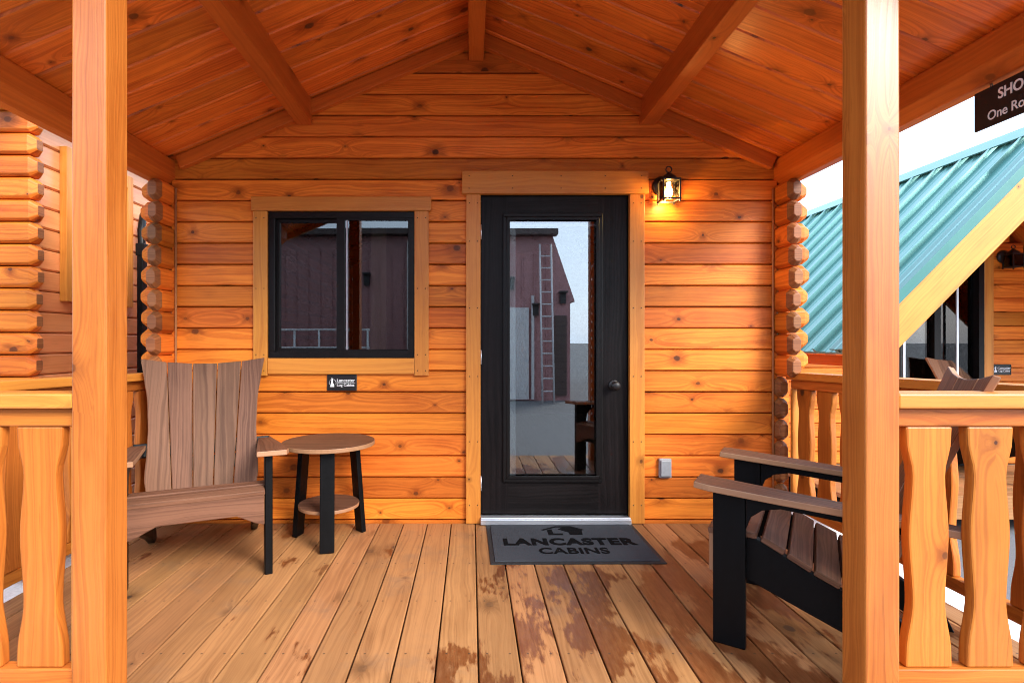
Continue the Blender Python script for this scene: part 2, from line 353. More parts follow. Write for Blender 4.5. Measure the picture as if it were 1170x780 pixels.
# ------------------------------------------------------------------ our cabin
cabin = empty('log_cabin', (0, 0, 0))
tag(cabin, 'orange log cabin with plank porch ceiling, black glazed door and lit lantern', 'cabin', 'log cabins around the porch')
PITCH = .42; APEX = EYE + 1.959
roofz = lambda xx: APEX - PITCH * abs(xx - XC)
ROW = .135; ZB = .019
win = (X(299), X(482), Z(420), Z(233)); dor = (X(541), X(727), -.3, Z(210))
def logprof(z0, z1, c=.011, dp=.012, th=.1):
    return [(0, z0 + .008), (0, z1 - .008), (.006, z1 - .0035), (.03, z1 - .0035), (.03, z1 - .0005), (th, z1 - .0005), (th, z0 + .0005), (.03, z0 + .0005), (.03, z0 + .0035), (.006, z0 + .0035)]
mb = MB(); k_ = -1
while ZB + ROW * k_ < APEX:
    z0 = ZB + ROW * k_; z1 = z0 + ROW; k_ += 1
    a0, a1 = XL - .02, XR + .02
    half = (APEX + .02 - z0) / PITCH
    a0, a1 = max(a0, XC - half), min(a1, XC + half)
    pcs = [(a0, a1, z0, z1)]; ro = mb.new()
    for (h0, h1, hz0, hz1) in (win, dor):
        nx = []
        for (p0, p1, q0, q1) in pcs:
            if hz1 <= q0 or hz0 >= q1 or h1 <= p0 or h0 >= p1: nx.append((p0, p1, q0, q1)); continue
            if p0 < h0: nx.append((p0, h0, q0, q1))
            if h1 < p1: nx.append((h1, p1, q0, q1))
            if q0 < hz0: nx.append((max(p0, h0), min(p1, h1), q0, hz0))
            if q1 > hz1: nx.append((max(p0, h0), min(p1, h1), hz1, q1))
        pcs = nx
    for (p0, p1, q0, q1) in pcs:
        if q1 - q0 < .03: continue
        mb.sweep(logprof(q0, q1), lambda a, b_, t: (t, a, b_), p0, p1, ro=ro)
mb.build('front_wall', M['log'], cabin)
# side walls whose tapered log ends stand out past the front wall, and the ends of the front logs
def octa(a0, a1, z0, z1, c=.03): return [(a0, z0 + c), (a0, z1 - c), (a0 + c, z1 - .002), (a1 - c, z1 - .002), (a1, z1 - c), (a1, z0 + c), (a1 - c, z0 + .002), (a0 + c, z0 + .002)]
for sgn, xi in ((1, XR), (-1, XL)):
    mb = MB(); me_ = MB(); k_ = -1
    while True:
        z0 = ZB - .035 + ROW * k_; z1 = z0 + ROW; k_ += 1
        if z1 < .03: continue
        if z1 > 2.16: break
        low = z1 < .93
        yy = -.045 if low else -.185 + random.uniform(-.012, .008)
        a0, a1 = (xi, xi + .08) if sgn > 0 else (xi - .08, xi)
        mb.sweep(octa(a0, a1, max(z0, .004), z1, .024), lambda a, b_, t: (a, t, b_), yy, 5.2, tap0=(random.uniform(.034, .046), random.uniform(.57, .68)), mi=0, emi=1, tmi=1)
        if not low:
            me_.sweep(octa(.0, .1, z0 + .035, z1 + .035, .03), lambda a, b_, t, s_=sgn, e=xi: (e + s_ * t, a, b_), .081, .235 + random.uniform(-.008, .008), tap1=(.045, .5), mi=0, emi=0, tmi=0)
    mb.build('side_wall', [M['log'], M['end']], cabin, bevel=.004)
    me_.build('log_end', M['log'], cabin, bevel=.004)
    c_ = MB(); c_.tube([(xi - sgn * .008, -.006, .02), (xi - sgn * .008, -.006, 2.12)], .007, 8); c_.build('sealant_strip', M['chink'], cabin)
    # eave beam made of two stacked logs
    mb = MB(); a0, a1 = (xi, xi + .135) if sgn > 0 else (xi - .135, xi)
    zb = EYE + .985
    prof = [(a0, zb + .05), (a0, zb + .155), (a0 + .006, zb + .163), (a1, zb + .163), (a1, zb + .03), (a1 - .03, zb), (a0 + .05, zb)] if sgn > 0 else \
           [(a1, zb + .05), (a1, zb + .155), (a1 - .006, zb + .163), (a0, zb + .163), (a0, zb + .03), (a0 + .03, zb), (a1 - .05, zb)]
    mb.sweep(prof, lambda a, b_, t: (a, t, b_), -2.0, 5.2)
    up = octa(a0 + .02, a1 + .0 if sgn > 0 else a1 - .02, zb + .165, zb + .235, .01)
    mb.sweep(up, lambda a, b_, t: (a, t, b_), -2.0, 5.2)
    mb.build('eave_beam', M['beam'], cabin, bevel=.005)
# ceiling boards (run down the slope), roof above them
for sgn in (1, -1):
    sl_ = Vector((sgn, 0, -PITCH)).normalized(); nn = Vector((sgn * PITCH, 0, 1)).normalized()
    mb = MB(); y1 = .09; rf = MB()
    while y1 > -2.1:
        y0 = y1 - .166
        Mx = Matrix(((sl_.x, 0, nn.x, XC), (0, 1, 0, 0), (sl_.z, 0, nn.z, APEX), (0, 0, 0, 1)))
        mb.box((1.105, (y0 + y1) / 2, .0125), (2.21, .164, .025), 0, Mx)
        y1 -= .166
    mb.build('ceiling', M['ceil'], cabin, bevel=.007, seg=1)
    rf.box((1.115, 1.6, .065), (2.24, 7.5, .07), 0, Mx)
    rf.build('roof', M['teal'], cabin)
    # rake trim on the wall
    tr = MB(); tr.box((1.02, -.022, -.045), (2.06, .044, .082), 0, Mx); tr.build('gable_trim', M['beam'], cabin, bevel=.004)
mb = MB(); zr = EYE + 1.778; mb.box((XC, -1.05, (zr + APEX + .02) / 2), (.094, 2.1, APEX + .02 - zr), 1); mb.build('ridge_beam', M['beam'], cabin, bevel=.006)
for xa, xb in ((-1.1, -1.005), (1.07, 1.165)):
    zb = EYE + 1.37; zt = roofz(xa if abs(xa) < abs(xb) else xb) + .02
    mb = MB(); mb.box(((xa + xb) / 2, -1.05, (zb + zt) / 2), (xb - xa, 2.1, zt - zb), 1); mb.build('purlin', M['beam'], cabin, bevel=.006)
# header beam and front posts
DP = F / 390.0; YP = DP - WD                       # depth of the front faces of the posts
mb = MB(); mb.box((.02, YP + .05, 2.62), (3.9, .1, .2), 0); mb.build('header_beam', M['beam'], cabin, bevel=.005)
pw = .101
for xa in (X_ * DP / F for X_ in (81.5 - 538, 989 - 538)):
    mb = MB(); mb.box((xa + pw / 2, YP + pw / 2, 1.26), (pw, pw, 2.52), 2)
    mb.build('porch_post', M['post'], cabin, bevel=.005)
for xa in (-2.02, 1.98):
    mb = MB(); mb.box((xa + .05, YP + pw / 2, 1.06), (pw, pw, 2.12), 2); mb.build('porch_post', M['post'], cabin, bevel=.005)
# gable fascia at the roof's front edge
for sgn in (1, -1):
    sl_ = Vector((sgn, 0, -PITCH)).normalized(); nn = Vector((sgn * PITCH, 0, 1)).normalized()
    Mx = Matrix(((sl_.x, 0, nn.x, XC), (0, 1, 0, 0), (sl_.z, 0, nn.z, APEX), (0, 0, 0, 1)))
    mb = MB(); mb.box((1.115, -2.17, .02), (2.24, .035, .16), 0, Mx); mb.build('fascia', M['trim'], cabin)
# dark room behind the glass
mb = MB()
mb.box((.02, 5.15, 1.3), (3.8, .1, 2.6), 0); mb.box((.02, 2.6, -.05), (3.8, 5.0, .1), 1)
mb.box((XC, 5.0, 2.9), (3.8, .05, .7), 0); mb.build('back_wall', M['interior'], cabin)
for xx in (XL - .012, XR + .012):
    mb = MB(); mb.box((xx, 2.62, 1.15), (.02, 4.95, 2.36), 1); mb.build('light_leak_liner', M['interior'], cabin)  # panels added inside the logs to block daylight leaking through the gaps
mb = MB(); mb.box((-.62, 2.5, 1.25), (.1, 4.6, 2.5), 1); mb.build('partition', M['interior'], cabin)

# window
wn = MB()
x0, x1, z0, z1 = X(307), X(474), Z(409), Z(242)
def ring(mb, x0, x1, z0, z1, w, y, d, ws=None):
    wl, wr, wb, wt = ws or (w, w, w, w)
    mb.box(((x0 + x1) / 2, y, z1 - wt / 2), (x1 - x0, d, wt), 0); mb.box(((x0 + x1) / 2, y, z0 + wb / 2), (x1 - x0, d, wb), 0)
    mb.box((x0 + wl / 2, y, (z0 + wb + z1 - wt) / 2), (wl, d, z1 - z0 - wb - wt), 2); mb.box((x1 - wr / 2, y, (z0 + wb + z1 - wt) / 2), (wr, d, z1 - z0 - wb - wt), 2)
ring(wn, x0, x1, z0, z1, .042, .02, .06)
window = wn.build('window', M['bronze'], cabin, bevel=.003, label='dark framed sliding window beside the door')
sh = MB(); ring(sh, X(313), X(392), Z(403), Z(248), 0, .036, .03, (.03, .045, .03, .03)); sh.build('sash', M['bronze'], window, bevel=.002)
sh = MB(); ring(sh, X(385), X(470), Z(403), Z(248), 0, .008, .03, (.05, .016, .02, .02)); sh.build('sash', M['bronze'], window, bevel=.002)
for a, b_, y in ((316, 388, .036), (393, 469, .008)):
    p = MB(); p.box(((X(a) + X(b_)) / 2, y, (Z(402) + Z(248)) / 2), (X(b_) - X(a), .006, Z(248) - Z(402)), 0); p.build('pane', M['winglass'], window)
p = MB(); p.box((X(396.5), -.001, (Z(401) + Z(250)) / 2), (.006, .006, Z(250) - Z(401)), 2); p.build('glazing_bead', M['silver'], window)
cs = MB()
cs.box(((X(289) + X(493)) / 2, -.014, (Z(226) + Z(242)) / 2), (X(493) - X(289), .036, Z(226) - Z(242)), 0)
for a, b_ in ((291, 307), (474, 490)): cs.box(((X(a) + X(b_)) / 2, -.012, (Z(242) + Z(429)) / 2), (X(b_) - X(a), .03, Z(242) - Z(429) - .002), 2)
cs.box(((X(307) + X(474)) / 2, -.010, (Z(409) + Z(427)) / 2), (X(474) - X(307) - .003, .028, Z(409) - Z(427)), 0)
cs.build('window_casing', M['trim'], cabin, bevel=.003)
# door
cs = MB()
cs.box(((X(528) + X(739)) / 2, -.016, (Z(197) + Z(223)) / 2), (X(739) - X(528), .04, Z(197) - Z(223)), 0)
for a, b_ in ((532.5, 549), (718, 735)): cs.box(((X(a) + X(b_)) / 2, -.012, (Z(223) + .004) / 2 - .001), (X(b_) - X(a), .034, Z(223) - .006), 2)
cs.build('door_casing', M['trim'], cabin, bevel=.003)
nl = MB(); nl.lathe([(0, 0), (.0035, 0), (.0035, .0016), (0, .0018)], (0, 0, 0), 8, 0, 'y'); nail = nl.build('nail', M['iron'], cabin)
pts = [(a, -.0292, z_) for a in (X(536.5), X(545.5), X(722), X(731)) for z_ in (.12, .52, .93, 1.36, 1.78, 2.02)] + [(a, -.0362, Z(q_)) for a in (X(536), X(585), X(640), X(690), X(731)) for q_ in (203, 217)]
pts += [(a, -.0272, z_) for a in (X(294.5), X(303.5), X(477.5), X(486.5)) for z_ in (Z(250), Z(330), Z(405), Z(423))]
for i, p_ in enumerate(pts):
    q_ = nail if i == 0 else nail.copy()
    if i: C.objects.link(q_)
    q_.location = p_
jb = MB(); ring(jb, X(545), X(722), .01, Z(219), 0, .06, .11, (.022, .022, .004, .025)); jb.build('door_jamb', M['bronze'], cabin)
dr = MB()
dx0, dx1, dz0, dz1 = X(550), X(717.5), Z(587.5), Z(224)
gx0, gx1, gz0, gz1 = X(581), X(684), Z(545), Z(250)
for c0, c1, e0, e1, gr in ((dx0, gx0, dz0, dz1, 2), (gx1, dx1, dz0, dz1, 2), (gx0, gx1, dz0, gz0, 0), (gx0, gx1, gz1, dz1, 0)):
    dr.box(((c0 + c1) / 2, .035, (e0 + e1) / 2), (c1 - c0, .044, e1 - e0), gr)
door = dr.build('door', M['doorblack'], cabin, label='black woodgrain door with one tall glass pane')
lf = MB(); ring(lf, X(575), X(688.5), Z(551), Z(243.5), .022, .008, .018); ring(lf, X(579), X(684.5), Z(547), Z(247.5), .02, .002, .012)
lf.build('glass_frame', M['bronze'], door, bevel=.004)
p = MB(); p.box(((gx0 + gx1) / 2, .028, (gz0 + gz1) / 2), (gx1 - gx0, .008, gz1 - gz0), 0); p.build('pane', M['glass'], door)
p = MB(); p.box((X(586.5), .05, (gz0 + gz1) / 2), (.036, .012, gz1 - gz0), 2); p.box(((gx0 + gx1) / 2 + .02, .052, gz1 - .03), (gx1 - gx0 - .04, .01, .014), 0)
p.build('blind_rail', M['white'], door)
kn = MB(); kn.lathe([(0, 0), (.034, 0), (.034, .006), (.03, .009), (.013, .011), (.012, .03), (.024, .036), (.029, .048), (.026, .06), (.014, .067), (0, .068)], (X(702), .013, Z(440)), 24, 0, 'y')
kn.build('knob', M['iron'], door)
for zy in (265, 408, 552):
    h = MB(); h.box((X(549.6), .006, Z(zy)), (.008, .02, .09), 2); h.tube([(X(549.6), -.002, Z(zy) - .045), (X(549.6), -.002, Z(zy) + .045)], .005, 8); h.build('hinge', M['silver'], door)
th = MB(); th.box(((dx0 + dx1) / 2, -.004, .022), (dx1 - dx0 + .012, .11, .034), 0); th.box(((dx0 + dx1) / 2, -.03, .042), (dx1 - dx0 + .01, .03, .008), 0)
th.build('threshold', M['silver'], cabin, bevel=.003)

# ------------------------------------------------------------------ railings
def baluster_out(h, w0=.14, waist=.1, mid=.122):
    ks = [(0, w0), (.06, w0 * .985), (.27, waist), (.55, mid), (.8, waist), (.94, w0 * .97), (1, w0)]
    L_ = []
    for i in range(25):
        t = i / 24
        for (a, b_) in zip(ks, ks[1:]):
            if a[0] <= t <= b_[0] + 1e-9:
                f_ = (t - a[0]) / (b_[0] - a[0]); f_ = f_ * f_ * (3 - 2 * f_); L_.append((t * h, (a[1] + (b_[1] - a[1]) * f_) / 2)); break
    return [(w_, z_) for z_, w_ in L_] + [(-w_, z_) for z_, w_ in reversed(L_)]
def railing(p0, p1, zt0, zt1, zb, label, bals, end_strip=True, strips=(0, 1)):
    """zt: top of the cap at either end; zb: top of the bottom rail"""
    p0, p1 = Vector((*p0, 0)), Vector((*p1, 0)); L_ = (p1 - p0).length; e = (p1 - p0).normalized()
    r = empty('porch_railing', p0, math.atan2(e.y, e.x)); tag(r, label, 'railing', 'porch railings')
    sl_ = (zt1 - zt0) / L_
    def beam(name, za, zb_, th, off=0., x0=0., x1=None, m_='rail'):
        x1 = L_ if x1 is None else x1
        mb = MB(); pr = [(-th / 2 + off, za), (-th / 2 + off, zb_), (th / 2 + off, zb_), (th / 2 + off, za)]
        mb.sweep(pr, lambda a, b_, t: (t, a, b_ + zt0 + sl_ * t), x0, x1); mb.build(name, M[m_], r, bevel=.005)
    beam('cap_rail', -.043, 0, .11, m_='trim'); beam('top_rail', -.1, -.045, .045)
    mb = MB(); mb.box((L_ / 2, 0, zb - .027), (L_, .045, .054), 0); mb.build('bottom_rail', M['rail'], r, bevel=.004)
    for q in strips:
        xs = .012 if q == 0 else L_ - .012
        mb = MB(); mb.box((xs, .0, (zb + zt0 + sl_ * xs - .1) / 2), (.024, .05, zt0 + sl_ * xs - .102 - zb), 2); mb.build('end_strip', M['trim'], r, bevel=.003)
    hh = (zt0 + zt1) / 2 - .1 - zb
    src = None
    for i, bx in enumerate(bals):
        mb = MB(); zz = zt0 + sl_ * bx - .1 - zb - .002
        mb.prism(baluster_out(zz), .034, frame_face((bx, 0, zb + .001), (1, 0, 0), (0, 0, 1)), 1)
        mb.build('baluster', M['rail'], r, bevel=.006)
    return r
ZT = EYE - 60 / 390; ZBR = EYE - 382 / 390
xpl = (81.5 - 538) * DP / F; xpr = (1027.5 - 538) * DP / F; yr = YP + .055
s_ = F / DP
# left front: from the outer corner post to the left entry post
L1 = xpl + 1.92
railing((-1.92, yr), (xpl, yr), ZT, ZT, ZBR, 'short front railing left of the steps, ending at the left entry post', [L1 - .125 - .184 * i for i in range(4)], strips=(1,))
L2 = 1.98 - xpr
railing((xpr, yr), (1.98, yr), ZT, ZT, ZBR, 'short front railing right of the steps, in front of the chair facing left', [.121 + .184 * i for i in range(4) if .121 + .184 * i < L2 - .06], strips=(0,))
y_end = YP + pw
# side railings, from wall to front
Ls = -y_end - .05
railing((XR + .1, -.05), (2.03, y_end), .957, EYE - .15, .168, 'side railing between the porch and the teal roofed cabin', [.12 + .185 * i for i in range(9) if .12 + .185 * i < Ls - .08], strips=(0,))
railing((XL - .1, -.05), (-1.97, y_end), .957, EYE - .15, .168, 'side railing behind the chair that stands next to the round table', [.12 + .185 * i for i in range(9) if .12 + .185 * i < Ls - .08], strips=(0,))

# ------------------------------------------------------------------ chairs
def make_chair(label):
    r = empty('adirondack_chair'); tag(r, label, 'chair', 'brown and black porch chairs')
    def mirror(f):
        for s_ in (-1, 1): f(s_)
    def leg(s_):
        mb = MB(); mb.box((s_ * .312, .0, .292), (.036, .112, .584), 2); mb.build('leg', M['black'], r, bevel=.004)
    mirror(leg)
    def arm(s_):
        o = [(-.072, -.115), (.066, -.115), (.08, -.06), (.072, .15), (.05, .45), (.035, .68), (-.03, .68), (-.045, .4), (-.062, .1), (-.07, -.06)]
        o = [(s_ * a, b_) for a, b_ in o]
        if s_ < 0: o = o[::-1]
        Mx = Matrix.Translation((s_ * .325, 0, .60)) @ Matrix.Rotation(R(-4), 4, 'X')
        mb = MB(); mb.prism(o, .026, Mx, 1, 0, 1); mb.build('armrest', [M['poly'], M['polydark']], r, bevel=.004)
    mirror(arm)
    def brace(s_):
        o = [(.057, .45), (.075, .5), (.11, .53), (.17, .545), (.62, .512), (.62, .545), (.057, .583)]
        mb = MB(); mb.prism(o, .034, frame_face((s_ * .315, 0, 0), (0, 1, 0), (0, 0, 1)), 0); mb.build('arm_brace', M['black'], r, bevel=.003)
    mirror(brace)
    top = [(-.05, .395), (.02, .415), (.09, .41), (.18, .365), (.28, .312), (.40, .262), (.5, .232), (.6, .15), (.71, .06), (.735, .0)]
    def side(s_):
        o = top + [(.66, 0), (.54, .06), (.4, .118), (.2, .195), (.06, .25), (-.05, .27)]
        mb = MB(); mb.prism(o, .036, frame_face((s_ * .272, 0, 0), (0, 1, 0), (0, 0, 1)), 0); mb.build('side_frame', M['black'], r, bevel=.003)
    mirror(side)
    # scalloped front apron
    o = [(-.29, .405), (.29, .405), (.29, .255)] + [(.29 - .58 * i / 14, .255 + .055 * min(1., 2.2 * math.sin(math.pi * i / 14) ** 1.5)) for i in range(1, 14)] + [(-.29, .255)]
    mb = MB(); mb.prism(o, .024, frame_face((0, -.064, 0), (1, 0, 0), (0, 0, 1)), 0, 0, 1); mb.build('apron', [M['poly'], M['polydark']], r, bevel=.004)
    # seat slats following the curve of the side frames
    path = [Vector((0, a, b_)) for a, b_ in top[:8]]; acc = [0]
    for a, b_ in zip(path, path[1:]): acc.append(acc[-1] + (b_ - a).length)
    def at(s_):
        for i in range(len(path) - 1):
            if s_ <= acc[i + 1]: return path[i].lerp(path[i + 1], (s_ - acc[i]) / (acc[i + 1] - acc[i]))
        return path[-1]
    s0 = -.03
    for i in range(6):
        a, b_ = at(max(s0 + .004, 0)), at(s0 + .088)
        if i == 0: a = Vector((0, -.078, .398)); b_ = at(.05)
        tdir = (b_ - a).normalized(); nrm = Vector((1, 0, 0)).cross(tdir); c_ = (a + b_) / 2 + nrm * .013
        Mx = Matrix(((1, 0, 0, c_.x), (0, tdir.y, nrm.y, c_.y), (0, tdir.z, nrm.z, c_.z), (0, 0, 0, 1)))
        mb = MB(); ln = (b_ - a).length - .001; mb.box((0, 0, 0), (.60 if i else .586, ln, .024), 0, Mx); mb.build('seat_slat', M['poly'], r, bevel=.005)
        s0 += .094 if i else .086
    # fanned back
    Lb = .86; rec = R(21); base = Vector((0, .43, .245))
    Mb = frame_face(base, (1, 0, 0), (0, math.sin(rec), math.cos(rec)))
    hw = [(0, .25), (.1, .275), (.2, .288), (.34, .282), (.5, .28), (.7, .29), (.88, .315), (1, .335)]
    def half(t):
        for a, b_ in zip(hw, hw[1:]):
            if a[0] <= t <= b_[0] + 1e-9:
                f_ = (t - a[0]) / (b_[0] - a[0]); f_ = f_ * f_ * (3 - 2 * f_) * .5 + f_ * .5; return a[1] + (b_[1] - a[1]) * f_
    lin = lambda t: .245 + (.335 - .245) * t
    ztop = lambda x_: Lb * (1 - .042 * (1 - min(1, abs(x_) / .345) ** 2))
    for i in range(5):
        f0, f1 = -1 + .4 * i, -.6 + .4 * i; gap = .0022
        left, right = [], []
        for j in range(17):
            t = j / 16
            xl = -half(t) if i == 0 else f0 * lin(t) + gap; xr_ = half(t) if i == 4 else f1 * lin(t) - gap
            left.append((xl, t)); right.append((xr_, t))
        o = []
        for xx, t in left: o.append((xx, t * ztop(left[-1][0])))
        rr = [(xx, t * ztop(right[-1][0])) for xx, t in right]
        o = rr + o[::-1]
        mb = MB(); mb.prism(o, .022, Mb @ Matrix.Translation((0, 0, .002 * (i % 2))), 1, 0, 1); mb.build('back_slat', [M['poly'], M['polydark']], r, bevel=.004)
    for t, w_ in ((.28, .56), (.385, .7)):
        mb = MB(); mb.box((0, 0.0 + t * Lb, -.034), (w_, .075, .036), 0, Mb); mb.build('back_brace', M['black'], r, bevel=.003)
    return r
def dup(root, loc, rz, label, group=None):
    r = root.copy(); C.objects.link(r); r.location = loc; r.rotation_euler = (0, 0, rz); r['label'] = label
    if group: r['group'] = group
    for ch in root.children:
        c_ = ch.copy(); C.objects.link(c_); c_.parent = r
    return r
chair = make_chair('chair beside the round table, facing out with its tall fanned back in view')
# right front leg at (-1.01,-.715), left at (-1.57,-.94): front edge direction
chair.location = (-1.305, -.83, 0); chair.rotation_euler = (0, 0, math.atan2(.25, .555))
cr = dup(chair, (1.155, -1.095, 0), math.atan2(-.513, -.333), 'chair half hidden by the right post, turned sideways with both arms pointing left')

# ------------------------------------------------------------------ round side table
tb = empty('side_table', (-.825, -.285, 0)); tag(tb, 'small round brown side table with three black legs under the window', 'table')
def disc(r_, n=48): return [(r_ * math.cos(6.28318 * i / n), r_ * math.sin(6.28318 * i / n)) for i in range(n)]
mb = MB(); mb.prism(disc(.262), .024, Matrix.Translation((0, 0, .562)), 0, 0, 1); mb.build('tabletop', [M['poly'], M['polydark']], tb, bevel=.003)
mb = MB(); mb.prism(disc(.172), .02, Matrix.Translation((0, 0, .205)), 0, 0, 1); mb.build('shelf', [M['poly'], M['polydark']], tb, bevel=.003)
for a in (-78, 163, 42):
    ca, sa = math.cos(R(a)), math.sin(R(a))
    o0, o1 = Vector((ca * .21, sa * .21, 0)), Vector((ca * .165, sa * .165, .549))
    up = (o1 - o0).normalized(); tn = Vector((-sa, ca, 0)); ou = tn.cross(up)
    Mx = Matrix(((tn.x, ou.x, up.x, o0.x), (tn.y, ou.y, up.y, o0.y), (tn.z, ou.z, up.z, o0.z), (0, 0, 0, 1)))
    mb = MB(); mb.box((0, 0, (o1 - o0).length / 2 + .001), (.078, .03, (o1 - o0).length - .004), 2, Mx); mb.build('leg', M['black'], tb, bevel=.004)

# ------------------------------------------------------------------ door mat
dm = empty('door_mat', (0, 0, 0)); tag(dm, 'charcoal door mat with black lettering in front of the door', 'mat')
ma = Vector((X(553), -.035, 0)); mw = .915; ml = .60; mx_ = (X(553) + X(720)) / 2; my = -.035 - ml / 2
Mm = Matrix.Translation((mx_ + .008, my, 0)) @ Matrix.Rotation(R(.6), 4, 'Z')
mb = MB(); mb.box((0, 0, .003), (mw, ml, .006), 0, Mm); mb.build('border', M['rubber'], dm, bevel=.002)
mb = MB(); mb.box((0, 0, .0075), (mw - .05, ml - .05, .007), 0, Mm); mb.build('carpet', M['mat'], dm, bevel=.002)
def flat(p): return Mm @ Matrix.Translation((*p, .0122))
text('lettering', 'LANCASTER', .132, M['print'], dm, flat((0, -.06)), .006, .95, .0012, 'CENTER', 1.12)
text('lettering', 'CABINS', .112, M['print'], dm, flat((.005, -.185)), .0025, .96, .0012, 'CENTER', 1.06)
lg = MB()
def pl(pts, mb=lg): mb.prism([(a, b_ * 1.0) for a, b_ in pts], .0024, flat((.01, .085)), 0)
pl([(-.14, .09), (-.045, .152), (0.05, .152), (.12, .09), (.105, .085), (.045, .135), (-.045, .135), (-.125, .083)])
pl([(-.105, .005), (-.02, .005), (-.02, .028), (-.075, .028), (-.075, .1), (-.105, .085)])
pl([(.0, .135), (.045, .133), (.105, .085), (.095, .01), (.02, .01), (.02, .05), (-.035, .1)])
lg.build('logo', M['print'], dm)

# ------------------------------------------------------------------ small things on the wall
pq = empty('name_plaque', (X(391), 0, Z(437))); tag(pq, 'small black name plaque with white logo under the window', 'plaque', 'black name plaques')
mb = MB(); mb.box((0, -.006, 0), (.188, .01, .104), 0); mb.build('plate', M['plaque'], pq, bevel=.004)
mb = MB(); ring(mb, -.088, .088, -.046, .046, .0025, -.0125, .002); mb.build('border', M['iron'], pq)
text('lettering', 'Lancaster', .03, M['letter'], pq, WALLF(-.032, -.0118, .006), .0003, 1., .0008)
text('lettering', 'Log Cabins', .025, M['letter'], pq, WALLF(-.032, -.0118, -.022), .0002, 1., .0008)
mb = MB(); mb.box((.027, -.0118, -.0005), (.116, .0016, .0016), 0); mb.build('rule', M['letter'], pq)
mb = MB()
mb.tube([(-.058 + .022 * math.cos(a_), -.0115, .0 + .022 * math.sin(a_)) for a_ in [R(-30 + 240 * i / 14) for i in range(15)]], .0014, 6)
mb.prism([(-.014, -.026), (.012, -.026), (.012, -.012), (.004, .0), (.004, .026), (-.004, .032), (-.006, .006)], .0016, WALLF(-.06, -.0118, 0), 0)
mb.build('logo', M['letter'], pq)

ob = empty('outlet_box', (X(759), 0, Z(534))); tag(ob, 'grey weatherproof outlet box low on the wall right of the door', 'outlet box')
mb = MB(); mb.box((0, -.012, 0), (.078, .024, .122), 2); mb.build('box', M['greybox'], ob, bevel=.006)
mb = MB(); mb.box((0, -.029, .002), (.066, .012, .104), 2); mb.build('cover', M['greybox'], ob, bevel=.006)

def lantern(name, loc, label, lit):
    r = empty(name, loc); tag(r, label, 'wall lantern', 'wall lanterns')
    mb = MB(); mb.lathe([(0, 0), (.062, 0), (.064, .008), (.05, .02), (.02, .027), (0, .028)], (-.0, 0, .02), 28, 0, 'y'); mb.build('backplate', M['iron'], r)
    mb = MB()
    cx, cy, hw_, zb, zt = .012, -.09, .05, -.09, .03
    for sx in (-1, 1):
        for sy in (-1, 1): mb.box((cx + sx * hw_, cy + sy * hw_, (zb + zt) / 2), (.008, .008, zt - zb), 2)
    for z_ in (zb, zt):
        for s2 in (-1, 1):
            mb.box((cx, cy + s2 * hw_, z_), (hw_ * 2 + .012, .01, .009), 0); mb.box((cx + s2 * hw_, cy, z_), (.01, hw_ * 2 + .012, .0085), 1)
    for s2 in (-1, 1):
        for s3 in (-1, 1): mb.box((cx + s2 * hw_, cy + s3 * hw_, zb - .01), (.007, .007, .014), 2)
    mb.tube([(0, -.02, .035), (0, -.05, .052), (.006, -.08, .05)], .009, 8)
    mb.build('cage', M['iron'], r)
    mb = MB(); mb.lathe([(.05, .0), (.048, .012), (.04, .022), (.024, .034), (.012, .044), (.008, .05), (0, .051)], (cx, cy, zt + .004), 20)
    mb.box((cx, cy, zt + .003), (hw_ * 2 + .004, hw_ * 2 + .004, .004), 0); mb.build('cap', M['iron'], r)
    mb = MB(); mb.tube([(cx + .018 * math.cos(a_), cy, zt + .07 + .018 * math.sin(a_)) for a_ in [6.2832 * i / 20 for i in range(20)]], .004, 8, closed=True); mb.build('ring', M['iron'], r)
    mb = MB()
    for s2 in (-1, 1):
        mb.box((cx + s2 * (hw_ - .002), cy, (zb + zt) / 2), (.002, hw_ * 2 - .012, zt - zb - .01), 2); mb.box((cx, cy + s2 * (hw_ - .002), (zb + zt) / 2), (hw_ * 2 - .012, .002, zt - zb - .01), 2)
    mb.build('glass', M['lampglass'], r)
    mb = MB(); mb.lathe([(.0, -.075), (.012, -.072), (.022, -.055), (.024, -.038), (.018, -.018), (.012, -.004), (.012, .02), (0, .02)], (cx, cy, 0), 16); mb.build('bulb', M['bulb'] if lit else M['white'], r)
    if lit:
        l = bpy.data.lights.new('lantern_light', 'POINT'); l.energy = .85; l.color = (1, .68, .26); l.shadow_soft_size = .02
        lo = bpy.data.objects.new('lantern_light', l); C.objects.link(lo); lo.parent = r; lo.location = (cx, cy, -.088)
    return r
lantern('wall_lantern', (X(756), 0, Z(217)), 'lit black box lantern with amber glow right of the door', True)

# hanging sign under the right eave beam
sg = empty('hanging_sign', (1.99, 0, 0)); tag(sg, 'black hanging sign with white lettering under the right eave beam', 'sign')
ya, yb, zt, zb = 2.107 - WD, 2.107 - WD - .46, EYE + .985 - .012, EYE + .822
mb = MB(); mb.box((0, (ya + yb) / 2, (zt + zb) / 2), (.008, ya - yb, zt - zb), 1); mb.build('board', M['plaque'], sg, bevel=.002)
def SG(y, z): return frame_face((-.0048, y, z), (0, -1, 0), (0, 0, 1))
text('lettering', 'SHO', .056, M['letter'], sg, SG(ya - .096, EYE + .912), .0012, .84, .0006)
text('lettering', 'One Ro', .05, M['letter'], sg, SG(ya - .055, EYE + .846), .0006, .86, .0006)
for y_ in (ya - .07, yb + .07):
    mb = MB(); mb.tube([(0, y_, zt - .012), (.002, y_ + .004, zt + .012), (0, y_ - .003, zt + .035)], .0022, 6)
    mb.tube([(-.006, y_, zt - .012), (-.006, y_ + .003, zt + .01), (-.004, y_ + .012, zt + .03)], .0015, 6); mb.build('hook', M['iron'], sg)

